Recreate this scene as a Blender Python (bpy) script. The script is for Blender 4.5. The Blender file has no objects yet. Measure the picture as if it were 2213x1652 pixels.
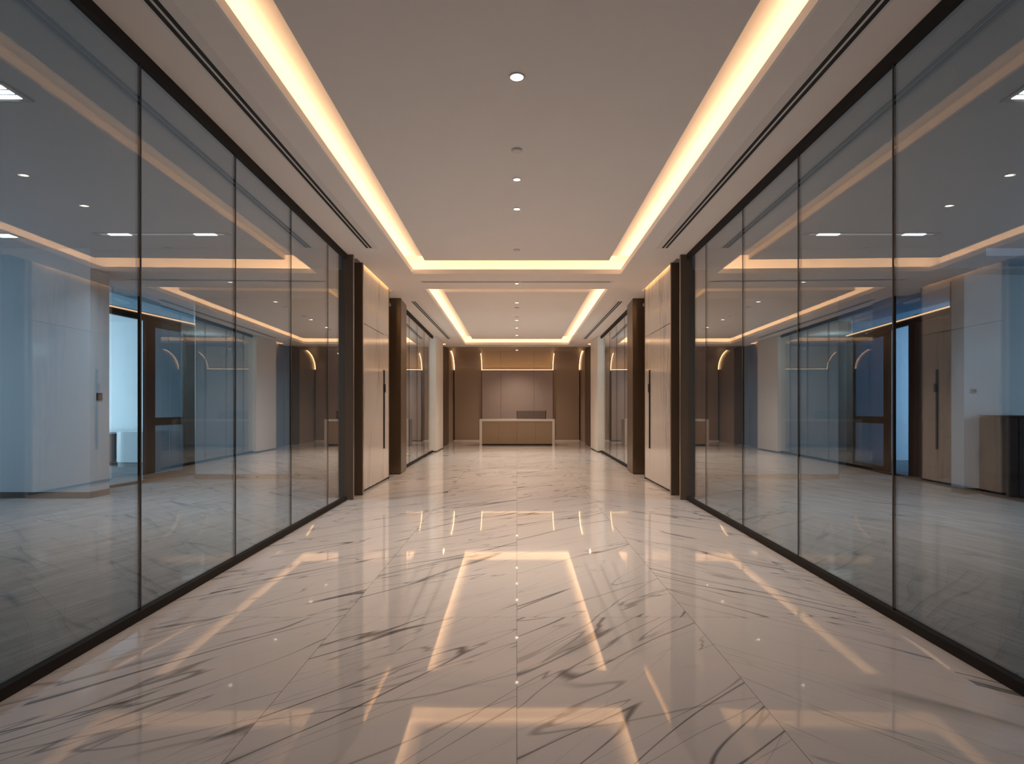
import bpy, bmesh, math, random
random.seed(4)
SC = bpy.context.scene
COL = SC.collection

# ------------------------------------------------------------------ helpers
class MB:
    """collects prisms / boxes / cylinders and links them as ONE mesh"""
    def __init__(s): s.v = []; s.f = []
    def prism(s, poly, z0, z1):
        """poly: plan points (x,y); extruded z0..z1"""
        n = len(poly); b = len(s.v)
        a = sum(poly[i][0]*poly[(i+1) % n][1]-poly[(i+1) % n][0]*poly[i][1] for i in range(n))
        if a < 0: poly = poly[::-1]
        s.v += [(x, y, z0) for x, y in poly]+[(x, y, z1) for x, y in poly]
        s.f.append(tuple(b+i for i in range(n))[::-1]); s.f.append(tuple(b+n+i for i in range(n)))
        for i in range(n):
            j = (i+1) % n; s.f.append((b+i, b+j, b+n+j, b+n+i))
        return s
    def box(s, x0, x1, y0, y1, z0, z1):
        return s.prism([(x0, y0), (x1, y0), (x1, y1), (x0, y1)], z0, z1)
    def quad(s, a, b, c, d):
        k = len(s.v); s.v += [a, b, c, d]; s.f.append((k, k+1, k+2, k+3)); return s
    def slab(s, a, b, c, d, t):
        """quad a,b,c,d thickened by vector t"""
        k = len(s.v)
        p = [a, b, c, d]; q = [tuple(v[i]+t[i] for i in range(3)) for v in p]
        s.v += p+q
        s.f += [(k, k+1, k+2, k+3), (k+7, k+6, k+5, k+4)]
        for i in range(4):
            j = (i+1) % 4; s.f.append((k+j, k+i, k+4+i, k+4+j))
        return s
    def cyl(s, c, r, z0, z1, n=32, r1=None):
        r1 = r if r1 is None else r1
        k = len(s.v)
        for (rr, z) in ((r, z0), (r1, z1)):
            s.v += [(c[0]+rr*math.cos(2*math.pi*i/n), c[1]+rr*math.sin(2*math.pi*i/n), z) for i in range(n)]
        s.f.append(tuple(k+i for i in range(n))[::-1]); s.f.append(tuple(k+n+i for i in range(n)))
        for i in range(n):
            j = (i+1) % n; s.f.append((k+i, k+j, k+n+j, k+n+i))
        return s
    def ring(s, c, r0, r1, z0, z1, n=32):
        k = len(s.v)
        for (rr, z) in ((r0, z0), (r1, z0), (r1, z1), (r0, z1)):
            s.v += [(c[0]+rr*math.cos(2*math.pi*i/n), c[1]+rr*math.sin(2*math.pi*i/n), z) for i in range(n)]
        for q in range(4):
            w = (q+1) % 4
            for i in range(n):
                j = (i+1) % n; s.f.append((k+q*n+i, k+w*n+i, k+w*n+j, k+q*n+j))
        return s
    def tube(s, pts, r, n=8):
        from mathutils import Vector
        pts = [Vector(p) for p in pts]; k = len(s.v)
        for i, p in enumerate(pts):
            t = (pts[min(i+1, len(pts)-1)]-pts[max(i-1, 0)]).normalized()
            u = t.orthogonal() if abs(t.x) > .9 else Vector((1, 0, 0))
            u = (u-t*u.dot(t)).normalized(); w = t.cross(u)
            for q in range(n):
                a = 2*math.pi*q/n; s.v.append(tuple(p+u*r*math.cos(a)+w*r*math.sin(a)))
        for i in range(len(pts)-1):
            for q in range(n):
                w = (q+1) % n; s.f.append((k+i*n+q, k+i*n+w, k+(i+1)*n+w, k+(i+1)*n+q))
        s.f.append(tuple(k+i for i in range(n))[::-1])
        s.f.append(tuple(k+(len(pts)-1)*n+i for i in range(n)))
        return s
    def build(s, name, mat, parent=None, bevel=0, smooth=False, origin=None):
        me = bpy.data.meshes.new(name)
        o0 = origin or (0, 0, 0)
        me.from_pydata([(a-o0[0], b-o0[1], c-o0[2]) for a, b, c in s.v], [], s.f)
        bm = bmesh.new(); bm.from_mesh(me)
        bmesh.ops.recalc_face_normals(bm, faces=bm.faces)
        if bevel:
            bmesh.ops.bevel(bm, geom=[e for e in bm.edges if e.is_manifold and e.calc_face_angle(0) > .6],
                            offset=bevel, segments=2, profile=.5, affect='EDGES', clamp_overlap=True)
        bm.to_mesh(me); bm.free()
        if smooth: me.shade_smooth()
        if isinstance(mat, str): mat = M[mat]
        me.materials.append(mat)
        o = bpy.data.objects.new(name, me); COL.objects.link(o)
        if parent:
            o.parent = parent
            if origin is None: o.location = tuple(-c for c in parent['_base']) if '_base' in parent else (0, 0, 0)
        elif origin: o.location = origin
        return o

def tag(o, label=None, cat=None, group=None, kind=None):
    for k, v in (('label', label), ('category', cat), ('group', group), ('kind', kind)):
        if v: o[k] = v
    return o
def thing(name, label, cat, base=(0, 0, 0), group=None):
    o = bpy.data.objects.new(name, None); COL.objects.link(o)
    o.location = base; o['_base'] = list(base); o.empty_display_size = .1
    return tag(o, label, cat, group)
def part(mb, name, mat, parent, **k):
    """mesh given in world coordinates, parented to a thing or a part"""
    p = parent; off = [0, 0, 0]
    while p:
        off = [off[i]+p.location[i] for i in range(3)]; p = p.parent
    o = mb.build(name, mat, None, **k)
    o.parent = parent; o.location = tuple(-c for c in off)
    return o
def struct(mb, name, mat, label=None, **k):
    o = mb.build(name, mat, **k); return tag(o, label, None, None, 'structure')

# ------------------------------------------------------------------ materials
M = {}
def mat(name):
    m = bpy.data.materials.new(name); m.use_nodes = True
    nt = m.node_tree; b = nt.nodes['Principled BSDF']; M[name] = m
    return m, nt, b
def N(nt, t, **kw):
    n = nt.nodes.new(t)
    for k, v in kw.items():
        if k == 'inp':
            for i, x in v.items(): n.inputs[i].default_value = x
        else: setattr(n, k, v)
    return n
def math_(nt, op, a, b=None, c=None, clamp=False):
    n = nt.nodes.new('ShaderNodeMath'); n.operation = op; n.use_clamp = clamp
    for i, x in enumerate((a, b, c)):
        if x is None: continue
        if isinstance(x, (int, float)): n.inputs[i].default_value = x
        else: nt.links.new(x, n.inputs[i])
    return n.outputs[0]
def mixc(nt, f, a, b):
    n = nt.nodes.new('ShaderNodeMix'); n.data_type = 'RGBA'
    for s, x in ((n.inputs[0], f), (n.inputs[6], a), (n.inputs[7], b)):
        if isinstance(x, (int, float)): s.default_value = x
        elif isinstance(x, tuple): s.default_value = (*x, 1)
        else: nt.links.new(x, s)
    return n.outputs[2]
def coords(nt):
    tc = nt.nodes.new('ShaderNodeTexCoord'); return tc.outputs['Object']
def mapping(nt, vec, loc=(0, 0, 0), rot=(0, 0, 0), scale=(1, 1, 1)):
    n = nt.nodes.new('ShaderNodeMapping'); nt.links.new(vec, n.inputs[0])
    n.inputs[1].default_value = loc; n.inputs[2].default_value = rot; n.inputs[3].default_value = scale
    return n.outputs[0]
def noise(nt, vec, scale, detail=3, rough=.5, dist=0):
    n = nt.nodes.new('ShaderNodeTexNoise'); nt.links.new(vec, n.inputs['Vector'])
    n.inputs['Scale'].default_value = scale; n.inputs['Detail'].default_value = detail
    n.inputs['Roughness'].default_value = rough; n.inputs['Distortion'].default_value = dist
    return n.outputs['Fac']
def ramp(nt, f, a, b, lo=0., hi=1.):
    n = nt.nodes.new('ShaderNodeMapRange'); n.interpolation_type = 'SMOOTHSTEP'
    nt.links.new(f, n.inputs[0])
    for i, x in ((1, a), (2, b), (3, lo), (4, hi)): n.inputs[i].default_value = x
    return n.outputs[0]
def simple(name, col, rough=.5, metal=0., spec=.5, var=.06, vscale=6, vstretch=(1, 1, 1), bump=0.):
    m, nt, b = mat(name)
    n = noise(nt, mapping(nt, coords(nt), scale=vstretch), vscale, 4)
    c = mixc(nt, n, tuple(x*(1-var) for x in col), tuple(min(1, x*(1+var)) for x in col))
    nt.links.new(c, b.inputs['Base Color'])
    b.inputs['Roughness'].default_value = rough; b.inputs['Metallic'].default_value = metal
    b.inputs['Specular IOR Level'].default_value = spec
    if bump:
        bp = nt.nodes.new('ShaderNodeBump'); bp.inputs['Strength'].default_value = bump; bp.inputs['Distance'].default_value = .002
        nt.links.new(n, bp.inputs['Height']); nt.links.new(bp.outputs[0], b.inputs['Normal'])
    return m

simple('ceiling_paint', (.75, .69, .65), .75, var=.015, vscale=3)
simple('cove_paint', (.80, .76, .72), .7, var=.01, vscale=3)
simple('room_ceiling', (.42, .44, .47), .8, var=.02)
simple('room_wall', (.50, .54, .58), .7, var=.03, vscale=3, vstretch=(1, 1, .2))
simple('room_wall_dark', (.16, .145, .13), .5, var=.06)
simple('skirting', (.055, .05, .048), .5, var=.1)
simple('dark_frame', (.030, .024, .020), .6, metal=.0, spec=.06, var=.1, vscale=3)
simple('black_frame', (.018, .027, .034), .5, metal=0, spec=.25, var=.1)
simple('bronze', (.115, .078, .052), .5, metal=0, spec=.2, var=.06, vscale=4, vstretch=(14, 14, .15))
simple('bronze_edge', (.42, .33, .27), .3, metal=.8, var=.05)
simple('brushed_bronze', (.20, .145, .10), .33, metal=.75, var=.10, vscale=5, vstretch=(16, 16, .1))
simple('panel_bronze', (.42, .315, .24), .42, metal=.35, var=.05, vscale=5, vstretch=(20, 20, .12))
simple('panel_mauve', (.45, .365, .33), .40, metal=.35, var=.05, vscale=5, vstretch=(20, 20, .12))
simple('desk_bronze', (.34, .24, .16), .45, metal=.2, var=.05, vscale=6, vstretch=(.4, 12, 12))
simple('white_stone', (.72, .66, .60), .3, var=.05, vscale=5)
simple('black', (.008, .008, .009), .4, var=.1)
simple('slot_black', (.006, .006, .006), .7, var=.1)
simple('diffuser_trim', (.66, .61, .575), .5, var=.02)
simple('white_trim', (.62, .58, .55), .45, var=.02)
simple('joint_metal', (.05, .055, .06), .3, metal=.4, var=.05)
simple('white_lacquer', (.72, .76, .78), .35, var=.02)
simple('black_gloss', (.010, .012, .016), .12, var=.15, vscale=2)
simple('grey_laminate', (.10, .10, .10), .35, var=.06)
simple('dark_veneer', (.085, .08, .075), .4, var=.25, vscale=2, vstretch=(4, 4, .5))
simple('plastic_grey', (.30, .30, .30), .5, var=.03)
simple('chrome', (.6, .6, .6), .2, metal=1, var=.03)

def emis(name, col, s):
    m, nt, b = mat(name)
    b.inputs['Base Color'].default_value = (.8, .8, .8, 1)
    b.inputs['Emission Color'].default_value = (*col, 1); b.inputs['Emission Strength'].default_value = s
WARM = (1.0, .615, .335)
emis('lamp_white', (1, .86, .70), 9)
emis('lamp_cool', (.86, .93, 1), 7)
emis('lamp_cool_soft', (.80, .90, 1), .10)
emis('led_warm', (1.0, .60, .34), 1.3)
emis('led_arc', (1.0, .60, .27), 6.0)

def glass(name, tint, ior=1.5, gain=1.0, rough=0.0):
    m, nt, b = mat(name); nt.nodes.remove(b)
    out = nt.nodes['Material Output']
    geo = nt.nodes.new('ShaderNodeNewGeometry')
    # thin architectural pane: same Fresnel from either side
    i = nt.nodes.new('ShaderNodeMix'); i.data_type = 'FLOAT'
    nt.links.new(geo.outputs['Backfacing'], i.inputs[0]); i.inputs[2].default_value = ior; i.inputs[3].default_value = 1/ior
    fr = nt.nodes.new('ShaderNodeFresnel'); nt.links.new(i.outputs[0], fr.inputs['IOR'])
    f = math_(nt, 'MULTIPLY', fr.outputs[0], gain, clamp=True)
    tr = nt.nodes.new('ShaderNodeBsdfTransparent'); tr.inputs[0].default_value = (*tint, 1)
    gl = nt.nodes.new('ShaderNodeBsdfGlossy'); gl.inputs['Roughness'].default_value = rough; gl.inputs[0].default_value = (1, 1, 1, 1)
    mx = nt.nodes.new('ShaderNodeMixShader')
    nt.links.new(f, mx.inputs[0]); nt.links.new(tr.outputs[0], mx.inputs[1]); nt.links.new(gl.outputs[0], mx.inputs[2])
    nt.links.new(mx.outputs[0], out.inputs[0])
glass('glass', (.875, .90, .895), 1.55, 1.55)
glass('clear_glass', (.96, .975, .98), 1.45)
glass('tinted_glass', (.62, .72, .78), 1.5)
glass('smoked_glass', (.72, .70, .70), 1.5)
glass('dark_glass', (.80, .80, .80), 1.5)

def marble_floor():
    m, nt, b = mat('marble_floor')
    co = coords(nt)
    sep = nt.nodes.new('ShaderNodeSeparateXYZ'); nt.links.new(co, sep.inputs[0])
    x, y = sep.outputs[0], sep.outputs[1]
    col = math_(nt, 'FLOOR', x)
    row = math_(nt, 'FLOOR', math_(nt, 'DIVIDE', math_(nt, 'SUBTRACT', y, 3.47), 3.6))
    # book-matched: tiles right of x=1 carry mirrored veins
    right = math_(nt, 'GREATER_THAN', x, 1.0)
    sgn = math_(nt, 'SUBTRACT', 1.0, math_(nt, 'MULTIPLY', right, 2.0))
    xm = math_(nt, 'MULTIPLY', x, sgn)
    wn = nt.nodes.new('ShaderNodeTexWhiteNoise'); wn.noise_dimensions = '2D'
    cv = nt.nodes.new('ShaderNodeCombineXYZ'); nt.links.new(col, cv.inputs[0]); nt.links.new(row, cv.inputs[1])
    nt.links.new(cv.outputs[0], wn.inputs['Vector'])
    z = math_(nt, 'MULTIPLY', wn.outputs['Value'], 37.0)
    v = nt.nodes.new('ShaderNodeCombineXYZ')
    nt.links.new(xm, v.inputs[0]); nt.links.new(y, v.inputs[1]); nt.links.new(z, v.inputs[2])
    p = v.outputs[0]
    def vein(ang, stretch, scale, dist, width, mscale, m0, m1, off):
        q = mapping(nt, mapping(nt, p, loc=off), rot=(0, 0, -ang))
        q = mapping(nt, q, scale=(stretch, 1, 1))
        n = noise(nt, q, scale, 3, .42, dist*.45)
        r = math_(nt, 'ABSOLUTE', math_(nt, 'SUBTRACT', n, .5))
        l = ramp(nt, r, 0, width, 1, 0)
        k = ramp(nt, noise(nt, mapping(nt, q, loc=(7, 3, 5)), mscale, 2), m0, m1)
        return math_(nt, 'MULTIPLY', l, k), r, k
    A = math.radians(46)
    v1, r1, k1 = vein(A, .10, 2.1, .35, .0075, 1.2, .34, .50, (0, 0, 0))
    v2, _, _ = vein(A+.12, .09, 3.6, .3, .008, 1.4, .42, .56, (3, 8, 2))
    v3, _, _ = vein(A-.35, .18, 1.6, .7, .008, 1.0, .47, .58, (5, 1, 9))
    v4, _, _ = vein(A+.05, .09, 7.0, .2, .012, 2.0, .46, .62, (11, 4, 3))
    v5, _, _ = vein(A-.10, .08, 4.4, .3, .0065, 1.1, .38, .52, (6, 13, 1))
    broad = math_(nt, 'MULTIPLY', ramp(nt, r1, 0, .035, 1, 0),
                  ramp(nt, noise(nt, mapping(nt, p, loc=(2, 9, 4)), .8, 2), .56, .68))
    cloud = noise(nt, mapping(nt, mapping(nt, p, rot=(0, 0, -A)), scale=(.3, 1, 1)), 1.6, 4)
    c = mixc(nt, cloud, (.725, .68, .665), (.81, .765, .75))
    c = mixc(nt, math_(nt, 'MULTIPLY', broad, .55), c, (.30, .285, .285))
    c = mixc(nt, math_(nt, 'MULTIPLY', v4, .30), c, (.30, .28, .28))
    c = mixc(nt, math_(nt, 'MULTIPLY', v2, .75), c, (.19, .175, .18))
    c = mixc(nt, math_(nt, 'MULTIPLY', v3, .55), c, (.16, .15, .155))
    c = mixc(nt, math_(nt, 'MULTIPLY', v5, .62), c, (.17, .16, .165))
    c = mixc(nt, math_(nt, 'MULTIPLY', v1, .92), c, (.12, .11, .12))
    # tile joints
    fx = math_(nt, 'ABSOLUTE', math_(nt, 'SUBTRACT', math_(nt, 'FRACT', math_(nt, 'ADD', x, .5)), .5))
    fy = math_(nt, 'MULTIPLY', math_(nt, 'ABSOLUTE', math_(nt, 'SUBTRACT', math_(nt, 'FRACT', math_(nt, 'ADD', math_(nt, 'DIVIDE', math_(nt, 'SUBTRACT', y, 3.47), 3.6), .5)), .5)), 3.6)
    near = math_(nt, 'LESS_THAN', math_(nt, 'ABSOLUTE', x), 1.5)
    jx = math_(nt, 'MULTIPLY', math_(nt, 'LESS_THAN', fx, .0013), near)
    jy = math_(nt, 'LESS_THAN', fy, .0016)
    c = mixc(nt, math_(nt, 'MULTIPLY', jx, .85), c, (.10, .09, .085))
    c = mixc(nt, math_(nt, 'MULTIPLY', jy, .6), c, (.14, .13, .12))
    nt.links.new(c, b.inputs['Base Color'])
    b.inputs['Roughness'].default_value = .03
    b.inputs['IOR'].default_value = 1.75
    bp = nt.nodes.new('ShaderNodeBump'); bp.inputs['Strength'].default_value = .06; bp.inputs['Distance'].default_value = .0006
    nt.links.new(noise(nt, co, 3.0, 3), bp.inputs['Height']); nt.links.new(bp.outputs[0], b.inputs['Normal'])
marble_floor()

def marble_wall():
    m, nt, b = mat('marble_wall')
    co = coords(nt)
    q = mapping(nt, co, rot=(math.radians(4), 0, 0), scale=(1, 1, .10))
    n = noise(nt, q, 5.5, 5, .6, .5)
    r = math_(nt, 'ABSOLUTE', math_(nt, 'SUBTRACT', n, .5))
    k = ramp(nt, noise(nt, mapping(nt, co, scale=(1, 1, .3)), 1.5, 2), .48, .64)
    grain = noise(nt, mapping(nt, co, scale=(1, 1, .03)), 28, 4, .6)
    c = mixc(nt, grain, (.58, .52, .47), (.74, .69, .64))
    c = mixc(nt, math_(nt, 'MULTIPLY', math_(nt, 'MULTIPLY', ramp(nt, r, 0, .05, 1, 0), k), .75), c, (.27, .24, .23))
    nt.links.new(c, b.inputs['Base Color'])
    b.inputs['Roughness'].default_value = .10; b.inputs['IOR'].default_value = 1.55
marble_wall()

def carpet(name, ang):
    m, nt, b = mat(name)
    co = coords(nt)
    q = mapping(nt, mapping(nt, co, rot=(0, 0, -ang)), scale=(1, .035, 1))
    a = noise(nt, q, 55, 4, .65)
    q2 = mapping(nt, mapping(nt, co, rot=(0, 0, -ang)), scale=(1, .12, 1))
    d = noise(nt, q2, 6, 5, .6)
    fine = noise(nt, co, 900, 2)
    s = math_(nt, 'ADD', math_(nt, 'MULTIPLY', a, .6), math_(nt, 'MULTIPLY', d, .4))
    c = mixc(nt, ramp(nt, s, .30, .70), (.16, .165, .17), (.32, .33, .34))
    nt.links.new(c, b.inputs['Base Color']); b.inputs['Roughness'].default_value = .95
    b.inputs['Specular IOR Level'].default_value = .15
    bp = nt.nodes.new('ShaderNodeBump'); bp.inputs['Strength'].default_value = .35; bp.inputs['Distance'].default_value = .003
    nt.links.new(fine, bp.inputs['Height']); nt.links.new(bp.outputs[0], b.inputs['Normal'])
carpet('carpet_left', math.radians(-15)); carpet('carpet_right', math.radians(15))

# ------------------------------------------------------------------ camera
H = 1.2; F = 1300.; PX, PY = 1117., 885.
cd = bpy.data.cameras.new('camera'); cam = bpy.data.objects.new('camera', cd); COL.objects.link(cam)
cd.sensor_width = 36; cd.sensor_fit = 'HORIZONTAL'; cd.lens = 36*F/2213
cd.shift_x = -(PX-1106.5)/2213; cd.shift_y = (PY-826)/2213
cd.clip_start = .05; cd.clip_end = 100
cam.location = (0, 0, H); cam.rotation_euler = (math.pi/2, 0, 0)
SC.camera = cam

ZC = 3.25           # corridor soffit
def XG(d): return 2.06+.0231*d      # inner face of the near glass partition

# ------------------------------------------------------------------ floor
struct(MB().prism([(-XG(-3)-.03, -3), (XG(-3)+.03, -3), (XG(7.9)+.03, 7.9), (2.6, 7.9), (2.6, 23.2), (-2.6, 23.2), (-2.6, 7.9), (-XG(7.9)-.03, 7.9)], -.08, 0),
       'floor', 'marble_floor')
for s, nm, mt in ((-1, 'floor_left', 'carpet_left'), (1, 'floor_right', 'carpet_right')):
    struct(MB().prism([(s*(XG(-3)+.03), -3), (s*(XG(7.9)+.03), 7.9), (s*2.6, 7.9), (s*2.6, 11.6), (s*2.6, 18), (s*12, 18), (s*12, -3)], -.08, 0), nm, mt)

# ------------------------------------------------------------------ corridor ceiling with two cove trays
def cove(y0, y1, xa0, xa1, py0, py1, pxa0, pxa1):
    """lip opening y0..y1, half widths xa0/xa1; flat panel py0..py1"""
    return dict(y0=y0, y1=y1, x0=xa0, x1=xa1, py0=py0, py1=py1, px0=pxa0, px1=pxa1)
TR = [cove(2.0, 9.10, 1.50, 1.568, 2.3, 8.48, 1.243, 1.30),
      cove(10.25, 19.04, 1.55, 1.63, 10.77, 17.96, 1.30, 1.332)]
TRN = ['front', 'rear']
sof = MB()
T = .022
def edge(s, d):           # outer edge of the soffit
    if d <= 8.40: return XG(d)+.08
    if d <= 10.42: return 2.115
    return 2.6
ylist = [-3, TR[0]['y0'], TR[0]['y1'], TR[1]['y0'], TR[1]['y1'], 19.72]
# cross strips
def strip(yA, yB):
    cuts = [yA]+[c for c in (8.40, 10.42) if yA < c < yB]+[yB]
    for a, b in zip(cuts[:-1], cuts[1:]):
        ea, eb = edge(1, a+1e-3), edge(1, b-1e-3)
        sof.prism([(-ea, a), (ea, a), (eb, b), (-eb, b)], ZC, ZC+T)
strip(-3, TR[0]['y0']-.012); strip(TR[0]['y1']+.012, TR[1]['y0']-.012); strip(TR[1]['y1']+.012, 19.72)
for t in TR:
    cuts = [t['y0']-.012]+[c for c in (8.40, 10.42, 16.9) if t['y0'] < c < t['y1']]+[t['y1']+.012]
    for a, b in zip(cuts[:-1], cuts[1:]):
        L = lambda d: .012+t['x0']+(t['x1']-t['x0'])*(d-t['y0'])/(t['y1']-t['y0'])
        ea, eb = edge(1, a+1e-3), edge(1, b-1e-3)
        if a >= 16.9: ea = eb = 2.24
        for s in (-1, 1):
            sof.prism([(s*L(a), a), (s*ea, a), (s*eb, b), (s*L(b), b)], ZC, ZC+T)
struct(sof, 'ceiling', 'ceiling_paint')
area_lights = []
def area(name, loc, rot, sx, sy, power, col):
    l = bpy.data.lights.new(name, 'AREA'); l.shape = 'RECTANGLE'; l.size = sx; l.size_y = sy
    l.energy = power; l.color = col
    o = bpy.data.objects.new(name, l); COL.objects.link(o); o.location = loc; o.rotation_euler = rot
    return o
LEDW = 2.8       # watts per metre of cove tape
LIPZ = ZC+.068
for t, nm in zip(TR, TRN):
    c = [(-t['x0'], t['y0']), (t['x0'], t['y0']), (t['x1'], t['y1']), (-t['x1'], t['y1'])]
    def off(o):
        return [(-t['x0']-o, t['y0']-o), (t['x0']+o, t['y0']-o), (t['x1']+o, t['y1']+o), (-t['x1']-o, t['y1']+o)]
    pnl = [(-t['px0'], t['py0']), (t['px0'], t['py0']), (t['px1'], t['py1']), (-t['px1'], t['py1'])]
    ZP = ZC+.05; ZB = ZC+.33; ZF = ZP+.07
    lip = MB(); o1 = off(.02)
    for i in range(4):
        j = (i+1) % 4
        lip.prism([c[i], c[j], o1[j], o1[i]], ZC-.001, LIPZ)
    struct(lip, 'trim_%d' % (1+2*TRN.index(nm)), 'cove_paint')
    up = MB(); ob = off(.24)
    for i in range(4):
        j = (i+1) % 4
        a, b2 = (*ob[i], ZB), (*ob[j], ZB)
        up.quad((*pnl[i], ZF), (*pnl[j], ZF), b2, a); up.quad((*pnl[i], ZP+.012), (*pnl[j], ZP+.012), (*pnl[j], ZF), (*pnl[i], ZF))
        up.quad((*ob[i], ZC+T), (*ob[j], ZC+T), b2, a)
    struct(up, 'trim_%d' % (2+2*TRN.index(nm)), 'cove_paint')
    k = 'ceiling_front' if nm == 'front' else 'ceiling_back'
    struct(MB().prism(pnl, ZP, ZP+.012), k, 'ceiling_paint')
    # LED tape behind the lip
    of = .115
    o2 = off(of)
    for i in range(4):
        j = (i+1) % 4
        if nm == 'front' and i == 0: continue
        (xa, ya), (xb, yb) = o2[i], o2[j]
        ln = math.hypot(xb-xa, yb-ya)
        # area lamp pointing up (rotated 180 about its long axis)
        ang = math.atan2(yb-ya, xb-xa)
        area('cove_led', ((xa+xb)/2, (ya+yb)/2, ZC+.061), (math.pi, 0, ang), ln, .03, LEDW*ln, WARM)

# ------------------------------------------------------------------ near glass partitions (corridor sides)
def partition(s, d0, d1, xf, joints, label, zt=ZC):
    P = lambda d, o: (s*(xf(d)+o), d)
    t = thing('glass_partition', label, 'glass wall', (s*xf((d0+d1)/2), (d0+d1)/2, 0))
    part(MB().prism([P(d0, -.004), P(d1, -.004), P(d1, .045), P(d0, .045)], 0, .052), 'bottom_rail', 'dark_frame', t, bevel=.002)
    part(MB().prism([P(d0, -.004), P(d1, -.004), P(d1, .036), P(d0, .036)], zt-.072, zt), 'top_rail', 'dark_frame', t, bevel=.002)
    ds = [d0]+joints+[d1]
    for a, b in zip(ds[:-1], ds[1:]):
        g0 = .006 if a != d0 else 0; g1 = .006 if b != d1 else 0
        part(MB().prism([P(a+g0, .018), P(b-g1, .018), P(b-g1, .030), P(a+g0, .030)], .045, zt-.07), 'glass_pane', 'glass', t)
    for j in joints:
        part(MB().prism([P(j-.006, .016), P(j+.006, .016), P(j+.006, .032), P(j-.006, .032)], .05, zt-.073), 'joint_strip', 'joint_metal', t)
    return t
JN = [-1.48, -.25, .98, 2.22, 3.45, 4.675, 5.90, 7.14]
partition(-1, -3, 7.93, XG, JN, 'long frameless glass wall along the left of the near corridor')
partition(1, -3, 7.93, XG, JN, 'long frameless glass wall along the right of the near corridor')
XR = lambda d: 2.035+.0182*d
JF = [12.8, 13.95, 15.1, 16.2]
partition(-1, 11.85, 16.8, XR, JF, 'far glass wall on the left between bronze column and pale pillar')
partition(1, 11.85, 16.8, XR, JF, 'far glass wall on the right between bronze column and pale pillar')

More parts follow.
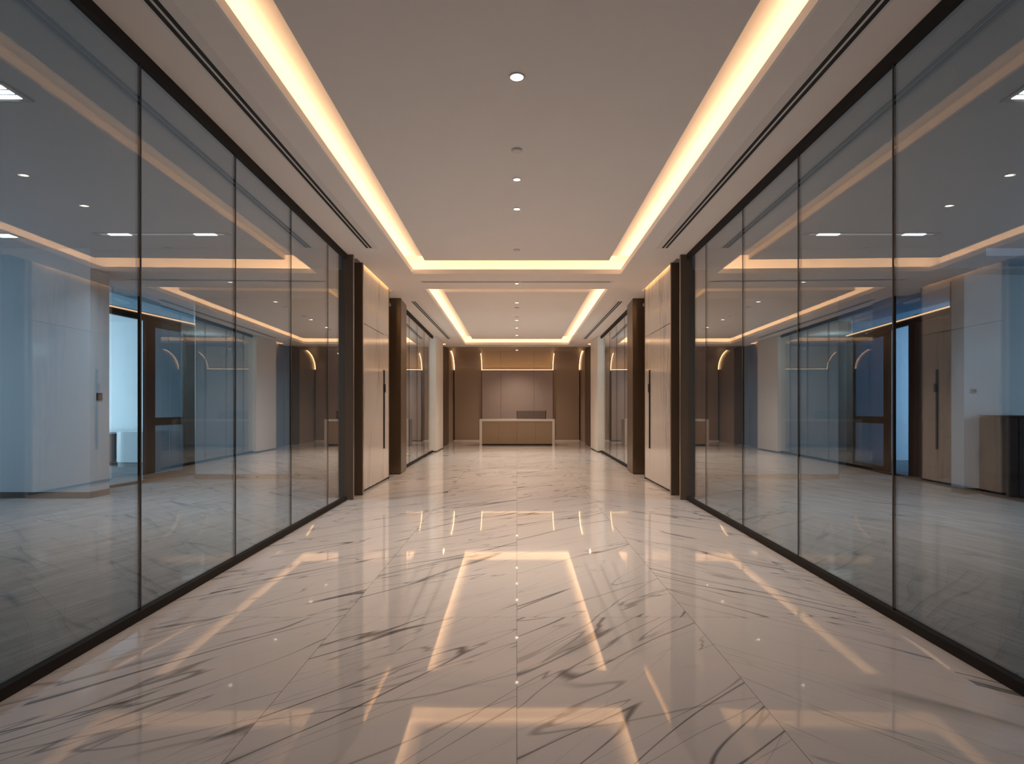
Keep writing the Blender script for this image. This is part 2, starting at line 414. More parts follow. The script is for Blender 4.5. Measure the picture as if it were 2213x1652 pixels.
SIDE = {-1: 'left', 1: 'right'}
for s in (-1, 1):
    sd = SIDE[s]
    # metal posts ending the near glass wall
    t = thing('metal_post', 'dark brown metal post ending the near glass wall on the %s' % sd, 'post', (s*2.23, 8.05, 0))
    part(MB().prism([(s*2.170, 7.96), (s*2.30, 7.96), (s*2.30, 8.0), (s*2.170, 8.0)], 0, ZC), 'post_body', 'bronze', t, bevel=.003)
    part(MB().prism([(s*2.163, 7.962), (s*2.1695, 7.962), (s*2.1695, 8.0), (s*2.163, 8.0)], 0, ZC), 'edge_strip', 'bronze_edge', t)
    t = thing('metal_post', 'wider dark brown metal post beside the marble door on the %s' % sd, 'post', (s*2.23, 8.5, 0))
    part(MB().prism([(s*2.156, 8.39), (s*2.32, 8.39), (s*2.32, 8.44), (s*2.156, 8.44)], 0, ZC), 'post_body', 'bronze', t, bevel=.003)
    part(MB().prism([(s*2.150, 8.392), (s*2.1555, 8.392), (s*2.1555, 8.44), (s*2.150, 8.44)], 0, ZC), 'edge_strip', 'bronze_edge', t)
    # little air grille over the gap between the posts
    g = thing('air_grille', 'tiny slotted air grille above the paired metal posts on the %s' % sd, 'grille', (s*2.22, 8.27, ZC))
    part(MB().prism([(s*2.165, 8.165), (s*2.30, 8.165), (s*2.30, 8.385), (s*2.165, 8.385)], ZC-.004, ZC), 'grille_plate', 'diffuser_trim', g)
    for k in range(4):
        x = 2.178+k*.028
        part(MB().prism([(s*x, 8.175), (s*(x+.013), 8.175), (s*(x+.013), 8.375), (s*x, 8.375)], ZC-.006, ZC-.004), 'grille_slot', 'slot_black', g)
    # marble wall + door flush in it
    XM = 2.21
    w = MB()
    w.prism([(s*XM, 8.605), (s*XM, 10.37), (s*2.30, 10.37), (s*2.30, 8.605)], 2.448, 3.52)
    w.prism([(s*XM, 9.978), (s*XM, 10.37), (s*2.30, 10.37), (s*2.30, 9.978)], .035, 2.444)
    w.prism([(s*(XM+.05), 8.605), (s*(XM+.05), 10.37), (s*2.32, 10.37), (s*2.32, 8.605)], 0, 2.45)
    struct(w, 'wall_%s' % sd, 'marble_wall')
    dr = struct(MB().prism([(s*XM, 8.61), (s*XM, 9.97), (s*(XM+.045), 9.97), (s*(XM+.045), 8.61)], .035, 2.437), 'door_%d' % (1 if s < 0 else 2), 'marble_wall')
    hd = part(MB().prism([(s*(XM-.022), 9.955), (s*XM, 9.955), (s*XM, 9.985), (s*(XM-.022), 9.985)], .55, 1.85), 'door_handle', 'black', dr, bevel=.003)
    part(MB().prism([(s*(XM-.03), 9.95), (s*XM, 9.95), (s*XM, 10.02), (s*(XM-.03), 10.02)], 1.48, 1.62), 'lock_case', 'black', hd, bevel=.003)
    struct(MB().prism([(s*(XM+.02), 8.6), (s*(XM+.02), 10.37), (s*2.30, 10.37), (s*2.30, 8.6)], 0, .036), 'baseboard_%s' % sd, 'black')
    struct(MB().prism([(s*2.205, 10.372), (s*2.31, 10.372), (s*2.31, 10.40), (s*2.205, 10.40)], 0, 3.45), 'trim_%d' % (5 if s < 0 else 6), 'bronze')
    # dark back of the recess behind the column
    struct(MB().prism([(s*2.42, 10.40), (s*2.5, 10.40), (s*2.5, 11.85), (s*2.42, 11.85)], 0, 3.25), 'wall_%s_recess' % sd, 'bronze')
    # bronze column
    t = thing('bronze_column', 'square brushed bronze column standing past the marble door on the %s' % sd, 'column', (s*2.28, 11.4, 0))
    part(MB().prism([(s*2.135, 11.1), (s*2.44, 11.1), (s*2.44, 11.84), (s*2.17, 11.84)], .012, ZC), 'shaft', 'brushed_bronze', t, bevel=.012)
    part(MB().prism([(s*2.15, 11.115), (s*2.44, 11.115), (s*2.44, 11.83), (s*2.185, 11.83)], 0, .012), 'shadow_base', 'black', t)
    # pale pillar
    t = thing('stone_pillar', 'pale cream pillar at the far end of the rear glass wall on the %s' % sd, 'pillar', (s*2.4, 17.5, 0))
    part(MB().prism([(s*2.255, 16.82), (s*2.6, 16.82), (s*2.6, 18.35), (s*2.25, 18.35)], .03, ZC+.1), 'shaft', 'white_stone', t, bevel=.006)
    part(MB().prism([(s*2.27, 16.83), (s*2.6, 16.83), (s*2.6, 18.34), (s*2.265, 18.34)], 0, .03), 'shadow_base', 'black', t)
    # light slots
    area('wall_wash_led', (s*2.188, 9.50, ZC+.21), (0, s*math.radians(-12), 0), .036, 1.72, 11, (1, .58, .24))
    area('pillar_led', (s*2.36, 19.0, ZC+.10), (0, 0, 0), .05, 1.1, 9, WARM)
    struct(MB().prism([(s*2.1155, 8.405), (s*2.168, 8.405), (s*2.168, 10.415), (s*2.1155, 10.415)], ZC, ZC+.12).prism([(s*2.105, 10.40), (s*2.34, 10.40), (s*2.34, 10.42), (s*2.105, 10.42)], ZC+T, 3.53).prism([(s*2.105, 8.42), (s*2.34, 8.42), (s*2.34, 8.44), (s*2.105, 8.44)], ZC+T, 3.53), 'trim_%d' % (7 if s < 0 else 8), 'ceiling_paint')
    # lid over the light slot
    struct(MB().box(min(s*2.09, s*2.34), max(s*2.09, s*2.34), 8.38, 10.44, 3.52, 3.54), 'trim_%d' % (9 if s < 0 else 10), 'ceiling_paint')
    # niche side walls
    struct(MB().prism([(s*2.385, 19.55), (s*2.375, 21.0), (s*2.47, 21.0), (s*2.47, 19.55)], .02, 3.6), 'wall_%s_niche' % sd, 'bronze')
    struct(MB().prism([(s*2.43, 18.35), (s*2.43, 19.6), (s*2.5, 19.6), (s*2.5, 18.35)], 0, 3.6), 'wall_%s_return' % sd, 'bronze')
    struct(MB().prism([(s*2.405, 21.0), (s*2.415, 23.05), (s*2.5, 23.05), (s*2.5, 21.0)], 0, 3.7), 'wall_%s_end' % sd, 'panel_bronze')

# ------------------------------------------------------------------ reception niche
def prof(n=14, d_wall=22.9, z0=2.70, d_top=21.60, z1=3.335):
    pts = [(d_wall, 0.0), (d_wall, z0)]
    for i in range(1, n+1):
        a = math.pi/2*i/n
        pts.append((d_wall-(d_wall-d_top)*(1-math.cos(a)), z0+(z1-z0)*math.sin(a)))
    return pts
def curved(x0, x1, pr, th=.04):
    m = MB(); n = len(pr); k = 0
    for x in (x0, x1):
        m.v += [(x, d, z) for d, z in pr]+[(x, d+th, z+th*.5) for d, z in pr]
    for i in range(n-1):
        m.f += [(i, i+1, 2*n+i+1, 2*n+i), (n+i, 3*n+i, 3*n+i+1, n+i+1),
                (i, n+i, n+i+1, i+1), (2*n+i, 2*n+i+1, 3*n+i+1, 3*n+i)]
    m.f += [(0, 2*n, 3*n, n), (n-1, 2*n-1, 4*n-1, 3*n-1)]
    return m
PS = prof(); PC = prof(d_wall=23.02, d_top=21.60, z1=3.345)
struct(curved(-2.373, -1.34, PS), 'wall_back_left', 'panel_bronze', smooth=False)
struct(curved(1.38, 2.373, PS), 'wall_back_right', 'panel_bronze')
for (a, b) in ((-1.32, -.612), (-.606, .646), (.652, 1.36)):
    struct(curved(a, b, PC), 'wall_back' if a < -.7 else ('wall_back_centre' if a < 0 else 'wall_back_upper'), 'panel_bronze')
struct(MB().box(-2.6, 2.6, 23.1, 23.2, 0, 3.9), 'wall_far', 'bronze')
struct(MB().box(-2.6, 2.6, 19.72, 23.2, 3.62, 3.66), 'ceiling_niche', 'ceiling_paint')
struct(MB().box(-2.6, 2.6, 19.70, 19.72, ZC, 3.64), 'wall_soffit', 'ceiling_paint')
# centre feature panel of three leaves
t = thing('wall_panel', 'tall mauve metal panel of three leaves behind the reception desk', 'wall panel', (0.02, 22.8, 0))
for (a, b) in ((-1.318, -.612), (-.606, .646), (.652, 1.365)):
    part(MB().box(a, b, 22.77, 22.81, .02, 2.69), 'leaf', 'panel_mauve', t, bevel=.003)
part(MB().box(-1.31, 1.35, 22.81, 22.98, .02, 2.66), 'backing', 'black', t)
# LED lines
o = part(MB().box(-1.30, 1.345, 22.785, 22.82, 2.69, 2.702), 'led_strip', 'led_arc', t)
o['label'] = 'straight warm light line'
def arc(x, pr, off, r, lab):
    pts = [(x, d-off*.6, z-off) for d, z in pr[1:]]
    o = part(MB().tube(pts, r), 'led_strip', 'led_arc', bpy.data.objects[lab], smooth=True); o['label'] = 'curved warm light strip'
arc(-2.383, PS, 0.0, .012, 'wall_back_left')
arc(2.383, PS, 0.0, .012, 'wall_back_right')
arc(-1.33, PS[:12], 0.015, .008, 'wall_back')
arc(1.37, PS[:12], 0.015, .008, 'wall_back_upper')
for s, sd in ((-1, 'left'), (1, 'right')):
    struct(MB().prism([(s*1.385, 22.86), (s*2.40, 22.86), (s*2.40, 22.90), (s*1.385, 22.90)], 0, .035), 'baseboard_back_%s' % sd, 'white_stone')
# reception desk
t = thing('reception_desk', 'low reception desk with white stone frame and bronze front', 'desk', (0.01, 20.4, 0))
X0, X1, Y0, Y1, ZT = -1.245, 1.262, 20.0, 20.85, .868
part(MB().box(X0, X1, Y0, Y1, ZT-.066, ZT), 'desk_top', 'white_stone', t, bevel=.004)
part(MB().box(X0, X0+.085, Y0, Y1, 0, ZT-.067), 'side_panel', 'white_stone', t, bevel=.004)
part(MB().box(X1-.085, X1, Y0, Y1, 0, ZT-.067), 'side_panel', 'white_stone', t, bevel=.004)
xs = [X0+.087, X0+.64, .008, X1-.64, X1-.087]
for a, b in zip(xs[:-1], xs[1:]):
    part(MB().box(a+.002, b-.002, Y0+.03, Y0+.055, .045, ZT-.07), 'front_panel', 'desk_bronze', t, bevel=.002)
part(MB().box(X0+.09, X1-.09, Y0+.05, Y0+.09, 0, .05), 'plinth', 'black', t)
part(MB().box(X0+.09, X1-.09, Y0+.056, Y0+.07, .05, ZT-.07), 'backing', 'black', t)
# smoked screen on the desk
t = thing('desk_screen', 'low smoked glass screen standing on the reception desk', 'screen', (.5, 20.5, ZT))
g = MB(); a0, a1, b0, b1 = .012, .985, -.012, 1.005
g.slab((a0, 20.50, ZT), (a1-.015, 20.50, ZT), (b1-.015, 20.50, ZT+.275), (b0+.02, 20.50, ZT+.275), (0, .012, 0))
part(g, 'glass_sheet', 'smoked_glass', t)
part(MB().box(b0, b1, 20.495, 20.52, ZT+.272, ZT+.292), 'top_rim', 'bronze_edge', t, bevel=.002)
for xa, xb in ((a0-.008, b0), (a1-.014, b1-.018)):
    g = MB(); g.slab((xa, 20.494, ZT), (xa+.018, 20.494, ZT), (xb+.018, 20.494, ZT+.272), (xb, 20.494, ZT+.272), (0, .024, 0))
    part(g, 'side_rim', 'dark_frame', t)

# ------------------------------------------------------------------ ceiling fittings of the corridor
def diffuser(s, ya, yb, xa, xb, label):
    xm = lambda d: xa+(xb-xa)*(d-ya)/(yb-ya)
    t = thing('ceiling_vent', label, 'air diffuser', (s*(xa+xb)/2, (ya+yb)/2, ZC))
    W = .10
    part(MB().prism([(s*(xa-W), ya), (s*(xa+W*.55), ya), (s*(xb+W*.55), yb), (s*(xb-W), yb)], ZC-.0025, ZC+.012), 'trim_plate', 'diffuser_trim', t)
    for o in (-.034, .010):
        part(MB().prism([(s*(xa+o), ya+.03), (s*(xa+o+.026), ya+.03), (s*(xb+o+.026), yb-.03), (s*(xb+o), yb-.03)], ZC-.005, ZC-.0026), 'air_slot', 'slot_black', t)
    return t
for s in (-1, 1):
    diffuser(s, -1.2, 7.66, 1.79, 1.872, 'long twin slot air diffuser in the near ceiling on the %s' % SIDE[s])
    diffuser(s, 11.39, 17.53, 1.965, 1.975, 'twin slot air diffuser in the rear ceiling on the %s' % SIDE[s])
t = thing('ceiling_vent', 'single slot air diffuser running across the ceiling between the two trays', 'air diffuser', (0, 9.66, ZC))
part(MB().box(-1.56, 1.56, 9.61, 9.72, ZC-.0025, ZC+.012), 'trim_plate', 'diffuser_trim', t)
for a, b in ((-1.52, .04), (.06, 1.50)):
    part(MB().box(a, b, 9.645, 9.69, ZC-.005, ZC-.0026), 'air_slot', 'grey_laminate', t)
o = thing('ceiling_vent', 'faint short slot diffuser in the ceiling strip before the reception', 'air diffuser', (0, 19.42, ZC))
part(MB().box(-1.3, 1.3, 19.34, 19.46, ZC-.0025, ZC+.012), 'trim_plate', 'diffuser_trim', o)
part(MB().box(-1.28, 1.28, 19.38, 19.42, ZC-.004, ZC-.0026), 'air_slot', 'plastic_grey', o)

def downlight(y, z, label, r=.041, power=6., spot=True, x=0.):
    t = thing('downlight', label, 'ceiling light', (x, y, z), 'downlights down the corridor centre')
    part(MB().ring((x, y), r, r+.011, z-.005, z), 'trim_ring', 'white_trim', t)
    part(MB().cyl((x, y), r, z-.003, z-.0005), 'lens', 'lamp_white', t)
    if spot:
        l = bpy.data.lights.new('downlight_beam', 'SPOT'); l.energy = power; l.color = (1, .81, .64)
        l.spot_size = math.radians(125); l.spot_blend = 1.0; l.shadow_soft_size = .03
        ob = bpy.data.objects.new('downlight_beam', l); COL.objects.link(ob); ob.location = (x, y, z-.012)
    return t
def sensor(y, z, label, r=.046):
    o = MB().cyl((0, y), r, z-.012, z, r1=r); o.cyl((0, y), r*.8, z-.018, z-.012, r1=r*.95)
    o = o.build('ceiling_sensor', 'diffuser_trim', origin=(0, y, z)); tag(o, label, 'sensor', 'round ceiling sensors down the corridor centre')
ZP = ZC+.05
SP = 200.
downlight(3.797, ZP, 'round downlight nearest the viewer, alone high on the front ceiling tray', .041, SP*.25)
downlight(5.49, ZP, 'round downlight just beyond the near sensor disc on the front ceiling tray', .031, SP*.85)
downlight(6.30, ZP, 'round downlight furthest back on the front ceiling tray', .031, SP*.85)
downlight(9.79, ZC, 'small downlight in the strip between the two ceiling trays', .026, SP*1.2)
downlight(11.84, ZP, 'first small downlight on the rear ceiling tray, beside a sensor disc', .032, SP*1.35)
downlight(14.18, ZP, 'second small downlight on the rear ceiling tray from the viewer', .034, SP*1.35)
downlight(15.51, ZP, 'third small downlight on the rear ceiling tray from the viewer', .034, SP*1.35)
downlight(17.06, ZP, 'last small downlight on the rear ceiling tray, closest to the reception', .036, SP*1.35)
downlight(21.45, 3.31, 'lone downlight above the reception desk in front of the curved wall', .045, SP*1.3, True)
struct(MB().box(-2.4, 2.4, 19.72, 21.72, 3.31, 3.325), 'ceiling_reception', 'panel_bronze')
sensor(4.866, ZP, 'pale round sensor disc between first and second downlight of the front tray')
sensor(7.91, ZP, 'pale round sensor disc at the far end of the front ceiling tray')
sensor(12.41, ZP, 'grey sensor disc just beyond the first rear tray downlight')
sensor(13.65, ZP, 'grey sensor disc just before the second rear tray downlight')
sensor(15.87, ZP, 'grey sensor disc just beyond the third rear tray downlight')

# ------------------------------------------------------------------ side rooms
ZR = 3.37; ZL = 3.10
DW = {-1: 8.10, 1: 8.50}; XW = {-1: 5.745, 1: 6.32}
XO = 9.2
for s in (-1, 1):
    sd = SIDE[s]; dw, xw = DW[s], XW[s]
    def bx(m, xa, xb, y0, y1, z0, z1): return m.box(min(s*xa, s*xb), max(s*xa, s*xb), y0, y1, z0, z1)
    # ceilings: high near, low beyond the bulkhead
    c = MB(); c.prism([(s*(XG(-3)+.02), -3), (s*XO, -3), (s*XO, 8.1), (s*(XG(8.1)+.02), 8.1)], ZR, ZR+.04)
    bx(c, 2.32, xw, 8.1, 8.14, ZL, ZR)
    bx(c, 2.32, 7.6 if s > 0 else 6.6, 8.14, 13.0, ZL, ZL+.04)
    struct(c, 'ceiling_%s' % sd, 'room_ceiling')
    # bulkhead between soffit and room ceiling above the glass
    c = MB(); c.prism([(s*(XG(-3)+.04), -3), (s*(XG(-3)+.08), -3), (s*(XG(8.1)+.08), 8.1), (s*(XG(8.1)+.04), 8.1)], ZC, ZR+.04)
    struct(c, 'trim_%d' % (11 if s < 0 else 12), 'room_ceiling')
    # wall end facing the viewer, its return and skirting
    c = MB(); bx(c, xw, XO, dw, dw+(.38 if s < 0 else .25), .085, ZR)
    struct(c, 'wall_%s_room' % sd, 'room_wall')
    c = MB(); bx(c, xw-.008, XO, dw-.012, dw+(.38 if s < 0 else .25), 0, .085)
    struct(c, 'baseboard_%s_room' % sd, 'skirting')
    # pale wall across the back and darker wall beside it
    c = MB(); bx(c, 3.87, 5.52, 10.33, 10.43, .085, ZL); struct(c, 'wall_%s_pale' % sd, 'room_wall')
    c = MB(); bx(c, 2.6, 3.865, 10.34, 10.44, .085, ZL); struct(c, 'wall_%s_dark' % sd, 'room_wall_dark')
    c = MB(); bx(c, 2.6, 5.53, 10.315, 10.44, 0, .085); struct(c, 'baseboard_%s_back' % sd, 'skirting')
    # room side of the marble door core
    c = MB(); bx(c, 2.33, 2.60, 8.3, 10.4, 0, ZL); struct(c, 'wall_%s_core' % sd, 'room_wall_dark')
    # dark jamb panel beside the glass
    c = MB(); bx(c, 2.29, 2.58, 8.20, 8.30, .005, ZR); bx(c, 2.30, 2.335, 8.0, 8.62, 0, 3.52); struct(c, 'trim_%d' % (13 if s < 0 else 14), 'grey_laminate')
    # outer wall with a long daylight window
    c = MB()
    bx(c, XO, XO+.15, -3, dw, 0, .35); bx(c, XO, XO+.15, -3, dw, 2.95, ZR)
    bx(c, XO, XO+.15, -3, 3.4, .35, 2.95); bx(c, XO, XO+.15, 7.6, dw, .35, 2.95)
    struct(c, 'wall_%s_outer' % sd, 'room_wall')
    c = MB()
    for y in (3.4, 4.79, 6.17, 7.55): bx(c, XO+.03, XO+.10, y, y+.05, .35, 2.95)
    bx(c, XO+.03, XO+.10, 3.4, 7.6, .35, .40); bx(c, XO+.03, XO+.10, 3.4, 7.6, 2.90, 2.95)
    w = struct(c, 'window_%d' % (1 if s < 0 else 2), 'black_frame')
    c = MB(); bx(c, 2.0, XO, -3.1, -3, 0, ZR); struct(c, 'wall_%s_rear' % sd, 'room_wall')
struct(MB().box(-2.2, 2.2, -3.1, -3, 0, ZC+.4), 'wall_rear', 'ceiling_paint')
# daylight through the windows
DAY = (.54, .77, .97)
area('daylight_left', (-XO-.2, 5.5, 1.65), (0, -math.pi/2, 0), 2.6, 4.1, 105, DAY)
area('daylight_right', (XO+.2, 5.5, 1.65), (0, math.pi/2, 0), 2.6, 4.1, 82, DAY)

# ---- glazed screens with a door, dividing the rooms from what lies behind
def screen(s, P0, P1, posts, panes, doorspan, label, led_label):
    (xa, ya), (xb, yb) = P0, P1
    X = lambda d: xa+(xb-xa)*(d-ya)/(yb-ya)
    def pr(d0, d1, z0, z1, o0=0., o1=.06):
        return MB().prism([(s*(X(d0)+o0), d0), (s*(X(d1)+o0), d1), (s*(X(d1)+o1), d1), (s*(X(d0)+o1), d0)], z0, z1)
    d0, d1 = posts[0][0], posts[-1][1]
    t = thing('glazed_screen', label, 'glass screen', (s*X((d0+d1)/2), (d0+d1)/2, 0))
    part(pr(d0, d1, 0, .045, -.01, .07), 'sill', 'bronze', t, bevel=.002)
    part(pr(d0, d1, 2.66, 2.74), 'head_frame', 'black_frame', t, bevel=.002)
    part(pr(d0, d1, 2.74, ZL, .024, .034), 'transom_pane', 'tinted_glass', t)
    for a, b in posts: part(pr(a, b, .045, 2.66), 'post', 'black_frame', t, bevel=.002)
    for (a, b, m) in panes: part(pr(a, b, .045, 2.66, .024, .034), 'glass_pane', m, t)
    a, b = doorspan
    dr = part(MB().prism(*[[(s*(X(a)+.01), a), (s*(X(a+.06)+.01), a+.06), (s*(X(a+.06)+.05), a+.06), (s*(X(a)+.05), a)], .05, 2.655]), 'door_leaf', 'black_frame', t)
    part(pr(b-.06, b, .05, 2.655, .01, .05), 'door_stile', 'black_frame', dr)
    part(pr(a, b, 2.58, 2.655, .01, .05), 'top_rail', 'black_frame', dr)
    part(pr(a, b, .05, .12, .01, .05), 'bottom_rail', 'black_frame', dr)
    part(pr(a, b, .93, 1.06, .005, .055), 'middle_rail', 'black_frame', dr)
    m = (a+b)/2
    for z0, z1 in ((.12, .93), (1.06, 2.58)):
        part(pr(a+.06, m-.006, z0, z1, .022, .038), 'infill_panel', 'tinted_panel', dr)
        part(pr(m+.006, b-.06, z0, z1, .022, .038), 'infill_panel', 'tinted_panel', dr)
    part(pr(d0, d1, 2.765, 2.785, -.012, .012), 'led_strip', 'led_warm', t, ); part(pr(d0, d1, 2.745, 2.80, .013, .03), 'led_channel', 'black_frame', t)
m_, nt_, b_ = mat('tinted_panel')
b_.inputs['Base Color'].default_value = (.17, .25, .31, 1); b_.inputs['Roughness'].default_value = .2
tr_ = nt_.nodes.new('ShaderNodeBsdfTransparent'); tr_.inputs[0].default_value = (.62, .74, .82, 1)
ms_ = nt_.nodes.new('ShaderNodeMixShader'); ms_.inputs[0].default_value = .6
nt_.links.new(tr_.outputs[0], ms_.inputs[1]); nt_.links.new(b_.outputs[0], ms_.inputs[2])
nt_.links.new(ms_.outputs[0], nt_.nodes['Material Output'].inputs[0])
nn = noise(nt_, mapping(nt_, coords(nt_), scale=(8, 8, .2)), 2, 3)
nt_.links.new(mixc(nt_, nn, (.44, .54, .59), (.52, .62, .67)), b_.inputs['Base Color'])
screen(-1, (6.19, 9.07), (5.96, 11.14), [(8.96, 9.06), (9.9, 10.05), (10.92, 11.14)],
       [(9.06, 9.9, 'clear_glass')], (10.06, 10.91), 'dark framed glass screen with panelled door beyond the left room',
       'warm light line over the dark framed screen in the left room')
screen(1, (6.60, 9.0), (6.90, 11.5), [(8.95, 9.05), (10.2, 10.4), (11.09, 11.23), (12.62, 12.9)],
       [(9.05, 10.2, 'dark_glass'), (10.4, 11.09, 'clear_glass')], (11.24, 12.61), 'dark framed glass screen with panelled door beyond the right room',
       'warm light line over the dark framed screen in the right room')
# short wall joining wall end and screen
struct(MB().box(-6.32, -6.14, 8.48, 8.97, 0, ZR), 'wall_left_joint', 'room_wall')
struct(MB().box(6.45, 6.75, 8.75, 8.96, 0, ZR), 'wall_right_joint', 'room_wall_dark')
for s in (-1, 1):
    sd = SIDE[s]
    def bx(m, xa, xb, y0, y1, z0, z1): return m.box(min(s*xa, s*xb), max(s*xa, s*xb), y0, y1, z0, z1)
    x0 = 2.6
    c = MB(); bx(c, 2.6, 2.7, 10.44, 13.4, 0, ZL); struct(c, 'wall_%s_inner' % sd, 'room_wall_dark')
    c = MB(); bx(c, 5.9 if s < 0 else 6.9, 12, 13.4 if s < 0 else 14.2, 13.5 if s < 0 else 14.3, 0, 3.4); struct(c, 'wall_%s_office' % sd, 'white_lacquer')
    c = MB(); bx(c, 2.7, 6.1 if s < 0 else 7.2, 12.95, 13.05, 0, ZL); struct(c, 'wall_%s_passage' % sd, 'room_wall_dark')
    c = MB(); bx(c, 12, 12.1, 8, 14.3, 0, 3.4); struct(c, 'wall_%s_office_side' % sd, 'white_lacquer')
    c = MB(); bx(c, 6.0, 12.1, 8.35 if s < 0 else 8.75, 14.3, ZL+.05, ZL+.09); struct(c, 'ceiling_%s_office' % sd, 'white_lacquer')
    c = MB(); bx(c, XO-.5, 12.1, dw if s > 0 else 8.2, 8.3 if s < 0 else 8.75, 0, 3.4); struct(c, 'wall_%s_office_near' % sd, 'room_wall')
# space behind the far glass walls
for s in (-1, 1):
    sd = SIDE[s]
    c = MB(); c.box(min(s*4.6, s*4.7), max(s*4.6, s*4.7), 13.05, 18.5, 0, ZL); c.box(min(s*2.5, s*4.7), max(s*2.5, s*4.7), 18.4, 18.5, 0, ZL)
    struct(c, 'wall_%s_far_room' % sd, 'room_wall')
    c = MB(); c.box(min(s*2.4, s*4.7), max(s*2.4, s*4.7), 11.85, 18.5, ZC, ZC+.04); struct(c, 'ceiling_%s_far' % sd, 'room_ceiling')
area('daylight_office_left', (-11.8, 11.2, 1.7), (0, -math.pi/2, 0), 2.4, 3.6, 290, (.60, .83, 1.0))
area('daylight_office_right', (11.8, 12.4, 1.7), (0, math.pi/2, 0), 2.4, 2.8, 190, (.36, .64, 1.0))
for s in (-1, 1):  # added fill: unseen point lights that brighten the space behind the far glass
    for y in (13.6, 16.6):
        l = bpy.data.lights.new('far_room_fill', 'POINT'); l.energy = 38; l.color = (.76, .92, .94); l.shadow_soft_size = 0
        o = bpy.data.objects.new('far_room_fill', l); COL.objects.link(o); o.location = (s*3.6, y, 2.8)

# room ceiling lamps
for s in (-1, 1):
    sd = SIDE[s]
    t = thing('linear_light', 'recessed linear ceiling light with two bright spots in the %s room' % sd, 'ceiling light', (s*4.4, 7.44, ZR))
    part(MB().box(min(s*3.55, s*5.22), max(s*3.55, s*5.22), 7.38, 7.50, ZR-.006, ZR), 'channel', 'plastic_grey', t)
    part(MB().box(min(s*3.62, s*5.15), max(s*3.62, s*5.15), 7.41, 7.47, ZR-.008, ZR-.006), 'lens', 'lamp_cool_soft', t)
    for xa in (3.72, 4.78):
        part(MB().box(min(s*xa, s*(xa+.26)), max(s*xa, s*(xa+.26)), 7.405, 7.475, ZR-.011, ZR-.008), 'spot', 'lamp_cool', t)
    for xa in (3.85, 4.91):
        area('linear_lamp', (s*xa, 7.44, ZR-.015), (0, 0, 0), .25, .06, 26 if s < 0 else 19, (.64, .80, .95)).data.spread = math.radians(130)
    area('square_lamp', (s*3.6, 4.1, ZR-.02), (0, 0, 0), .32, .2, 5, (.75, .88, 1.0))
    t = thing('square_light', 'square recessed ceiling light with louvres in the near %s room' % sd, 'ceiling light', (s*3.62, 4.1, ZR))
    part(MB().box(min(s*3.40, s*3.80), max(s*3.40, s*3.80), 3.98, 4.24, ZR-.008, ZR), 'frame', 'plastic_grey', t)
    for y in (4.01, 4.075, 4.14):
        part(MB().box(min(s*3.44, s*3.76), max(s*3.44, s*3.76), y, y+.045, ZR-.011, ZR-.008), 'lamp_tube', 'lamp_cool', t)
t = thing('square_light', 'small square ceiling light at the far left edge of the left room', 'ceiling light', (-6.38, 7.5, ZR))
part(MB().box(-6.52, -6.24, 7.38, 7.62, ZR-.006, ZR), 'frame', 'plastic_grey', t)
part(MB().box(-6.48, -6.28, 7.43, 7.57, ZR-.009, ZR-.006), 'diffuser', 'lamp_cool', t)

# switch and socket
t = thing('wall_switch', 'small black wall switch on the wall end in the left room', 'switch', (-5.745, 8.27, 1.38))
part(MB().box(-5.745, -5.733, 8.215, 8.325, 1.325, 1.425), 'switch_plate', 'black', t, bevel=.002)
part(MB().box(-5.733, -5.729, 8.235, 8.305, 1.35, 1.41), 'rocker', 'black_gloss', t)
t = thing('wall_socket', 'grey wall socket plate above the black cabinet in the right room', 'socket', (6.46, 8.5, 1.46))
part(MB().box(6.405, 6.495, 8.49, 8.5, 1.43, 1.49), 'socket_plate', 'plastic_grey', t, bevel=.002)
for x in (6.425, 6.458): part(MB().box(x, x+.02, 8.487, 8.49, 1.445, 1.475), 'socket_module', 'grey_laminate', t)

# black cabinet, right room
t = thing('low_cabinet', 'low glossy black cabinet against the wall at the right edge', 'cabinet', (6.8, 7.4, 0))
part(MB().box(6.50, 7.05, 6.42, 8.44, .06, 1.095), 'body', 'black_gloss', t, bevel=.004)
part(MB().box(6.485, 7.06, 6.41, 8.45, 1.096, 1.118), 'cabinet_top', 'black', t, bevel=.002)
for y in (6.44, 7.11, 7.78):
    d = part(MB().box(6.484, 6.50, y, y+.655, .08, 1.085), 'door', 'black_gloss', t, bevel=.002)
    part(MB().box(6.474, 6.484, y+.56, y+.575, .5, .7), 'handle', 'black', d)
part(MB().box(6.53, 7.04, 6.45, 8.42, 0, .06), 'plinth', 'black', t)
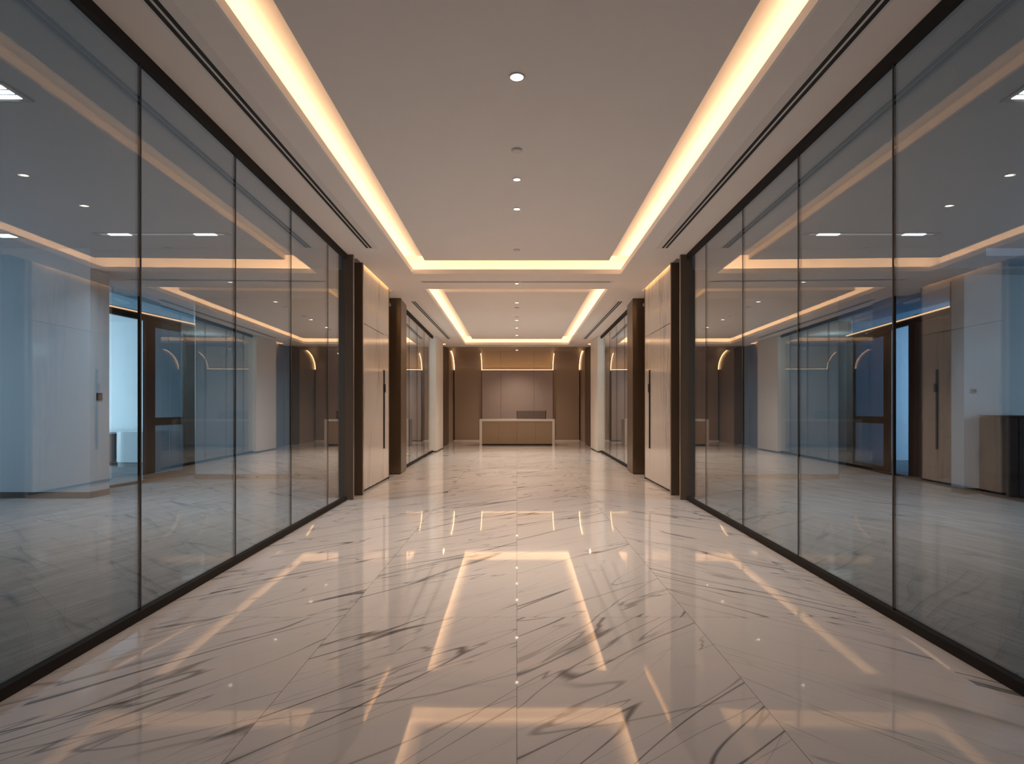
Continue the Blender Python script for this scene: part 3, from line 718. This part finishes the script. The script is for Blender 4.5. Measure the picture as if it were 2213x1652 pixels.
# grey end unit between wall and black cabinet
# tall dark storage unit behind the right screen
t = thing('storage_cabinet', 'tall dark veneer storage unit seen through the right glass screen', 'cabinet', (7.6, 10.5, 0))
part(MB().box(6.93, 8.6, 10.40, 10.52, 0, 2.85), 'body', 'dark_veneer', t)
part(MB().box(6.95, 7.355, 10.385, 10.40, .04, 2.82), 'tall_door', 'dark_veneer', t)
part(MB().box(7.365, 8.58, 10.385, 10.40, .76, 2.82), 'upper_door', 'dark_veneer', t)
d = part(MB().box(7.365, 8.58, 10.385, 10.40, .04, .70), 'lower_door', 'dark_veneer', t)
part(MB().box(7.40, 8.58, 10.378, 10.385, .70, .745), 'grip_recess', 'black', d)

# white desk in the bright left office
t = thing('office_desk', 'white desk with pedestal and curved end in the bright office at left', 'desk', (-8.3, 12.9, 0))
part(MB().box(-9.4, -8.42, 12.45, 13.3, .69, .73), 'desk_top', 'white_lacquer', t, bevel=.003)
e = MB(); pts = [(-8.42, 13.3)]
for i in range(9):
    a = math.pi/2*i/8; pts.append((-8.42+.25-.25*math.cos(a)+.02, 12.70-.25*math.sin(a)))
pts += [(-7.75, 12.45), (-7.75, 13.3)]
e.prism(pts, .10, .73); part(e, 'curved_end', 'white_lacquer', t)
k = MB(); k.prism([(x+.01 if x < -8 else x-.01, y+.02 if y < 13 else y-.01) for x, y in pts], 0, .10); part(k, 'end_plinth', 'plastic_grey', t)
ped = part(MB().box(-9.3, -8.86, 12.62, 13.25, .05, .655), 'pedestal', 'white_lacquer', t, bevel=.003)
for z in (.07, .26, .46): part(MB().box(-9.29, -8.87, 12.605, 12.62, z, z+.18), 'drawer', 'white_lacquer', ped)
part(MB().box(-9.28, -8.88, 12.66, 13.2, 0, .05), 'castor_base', 'black', ped)
part(MB().box(-9.4, -8.42, 13.26, 13.30, .1, .69), 'modesty_panel', 'grey_laminate', t)

# ------------------------------------------------------------------ world and view
w = bpy.data.worlds.new('world'); SC.world = w; w.use_nodes = True
bg = w.node_tree.nodes['Background']; bg.inputs[0].default_value = (.35, .5, .75, 1); bg.inputs[1].default_value = .35
SC.view_settings.view_transform = 'Standard'; SC.view_settings.look = 'None'
SC.view_settings.exposure = 0; SC.view_settings.gamma = 1
SC.view_settings.use_curve_mapping = False
SC.cycles.transparent_max_bounces = 24
SC.cycles.max_bounces = 12; SC.cycles.diffuse_bounces = 6; SC.cycles.glossy_bounces = 6
for o in bpy.data.objects:
    if '_base' in o: del o['_base']
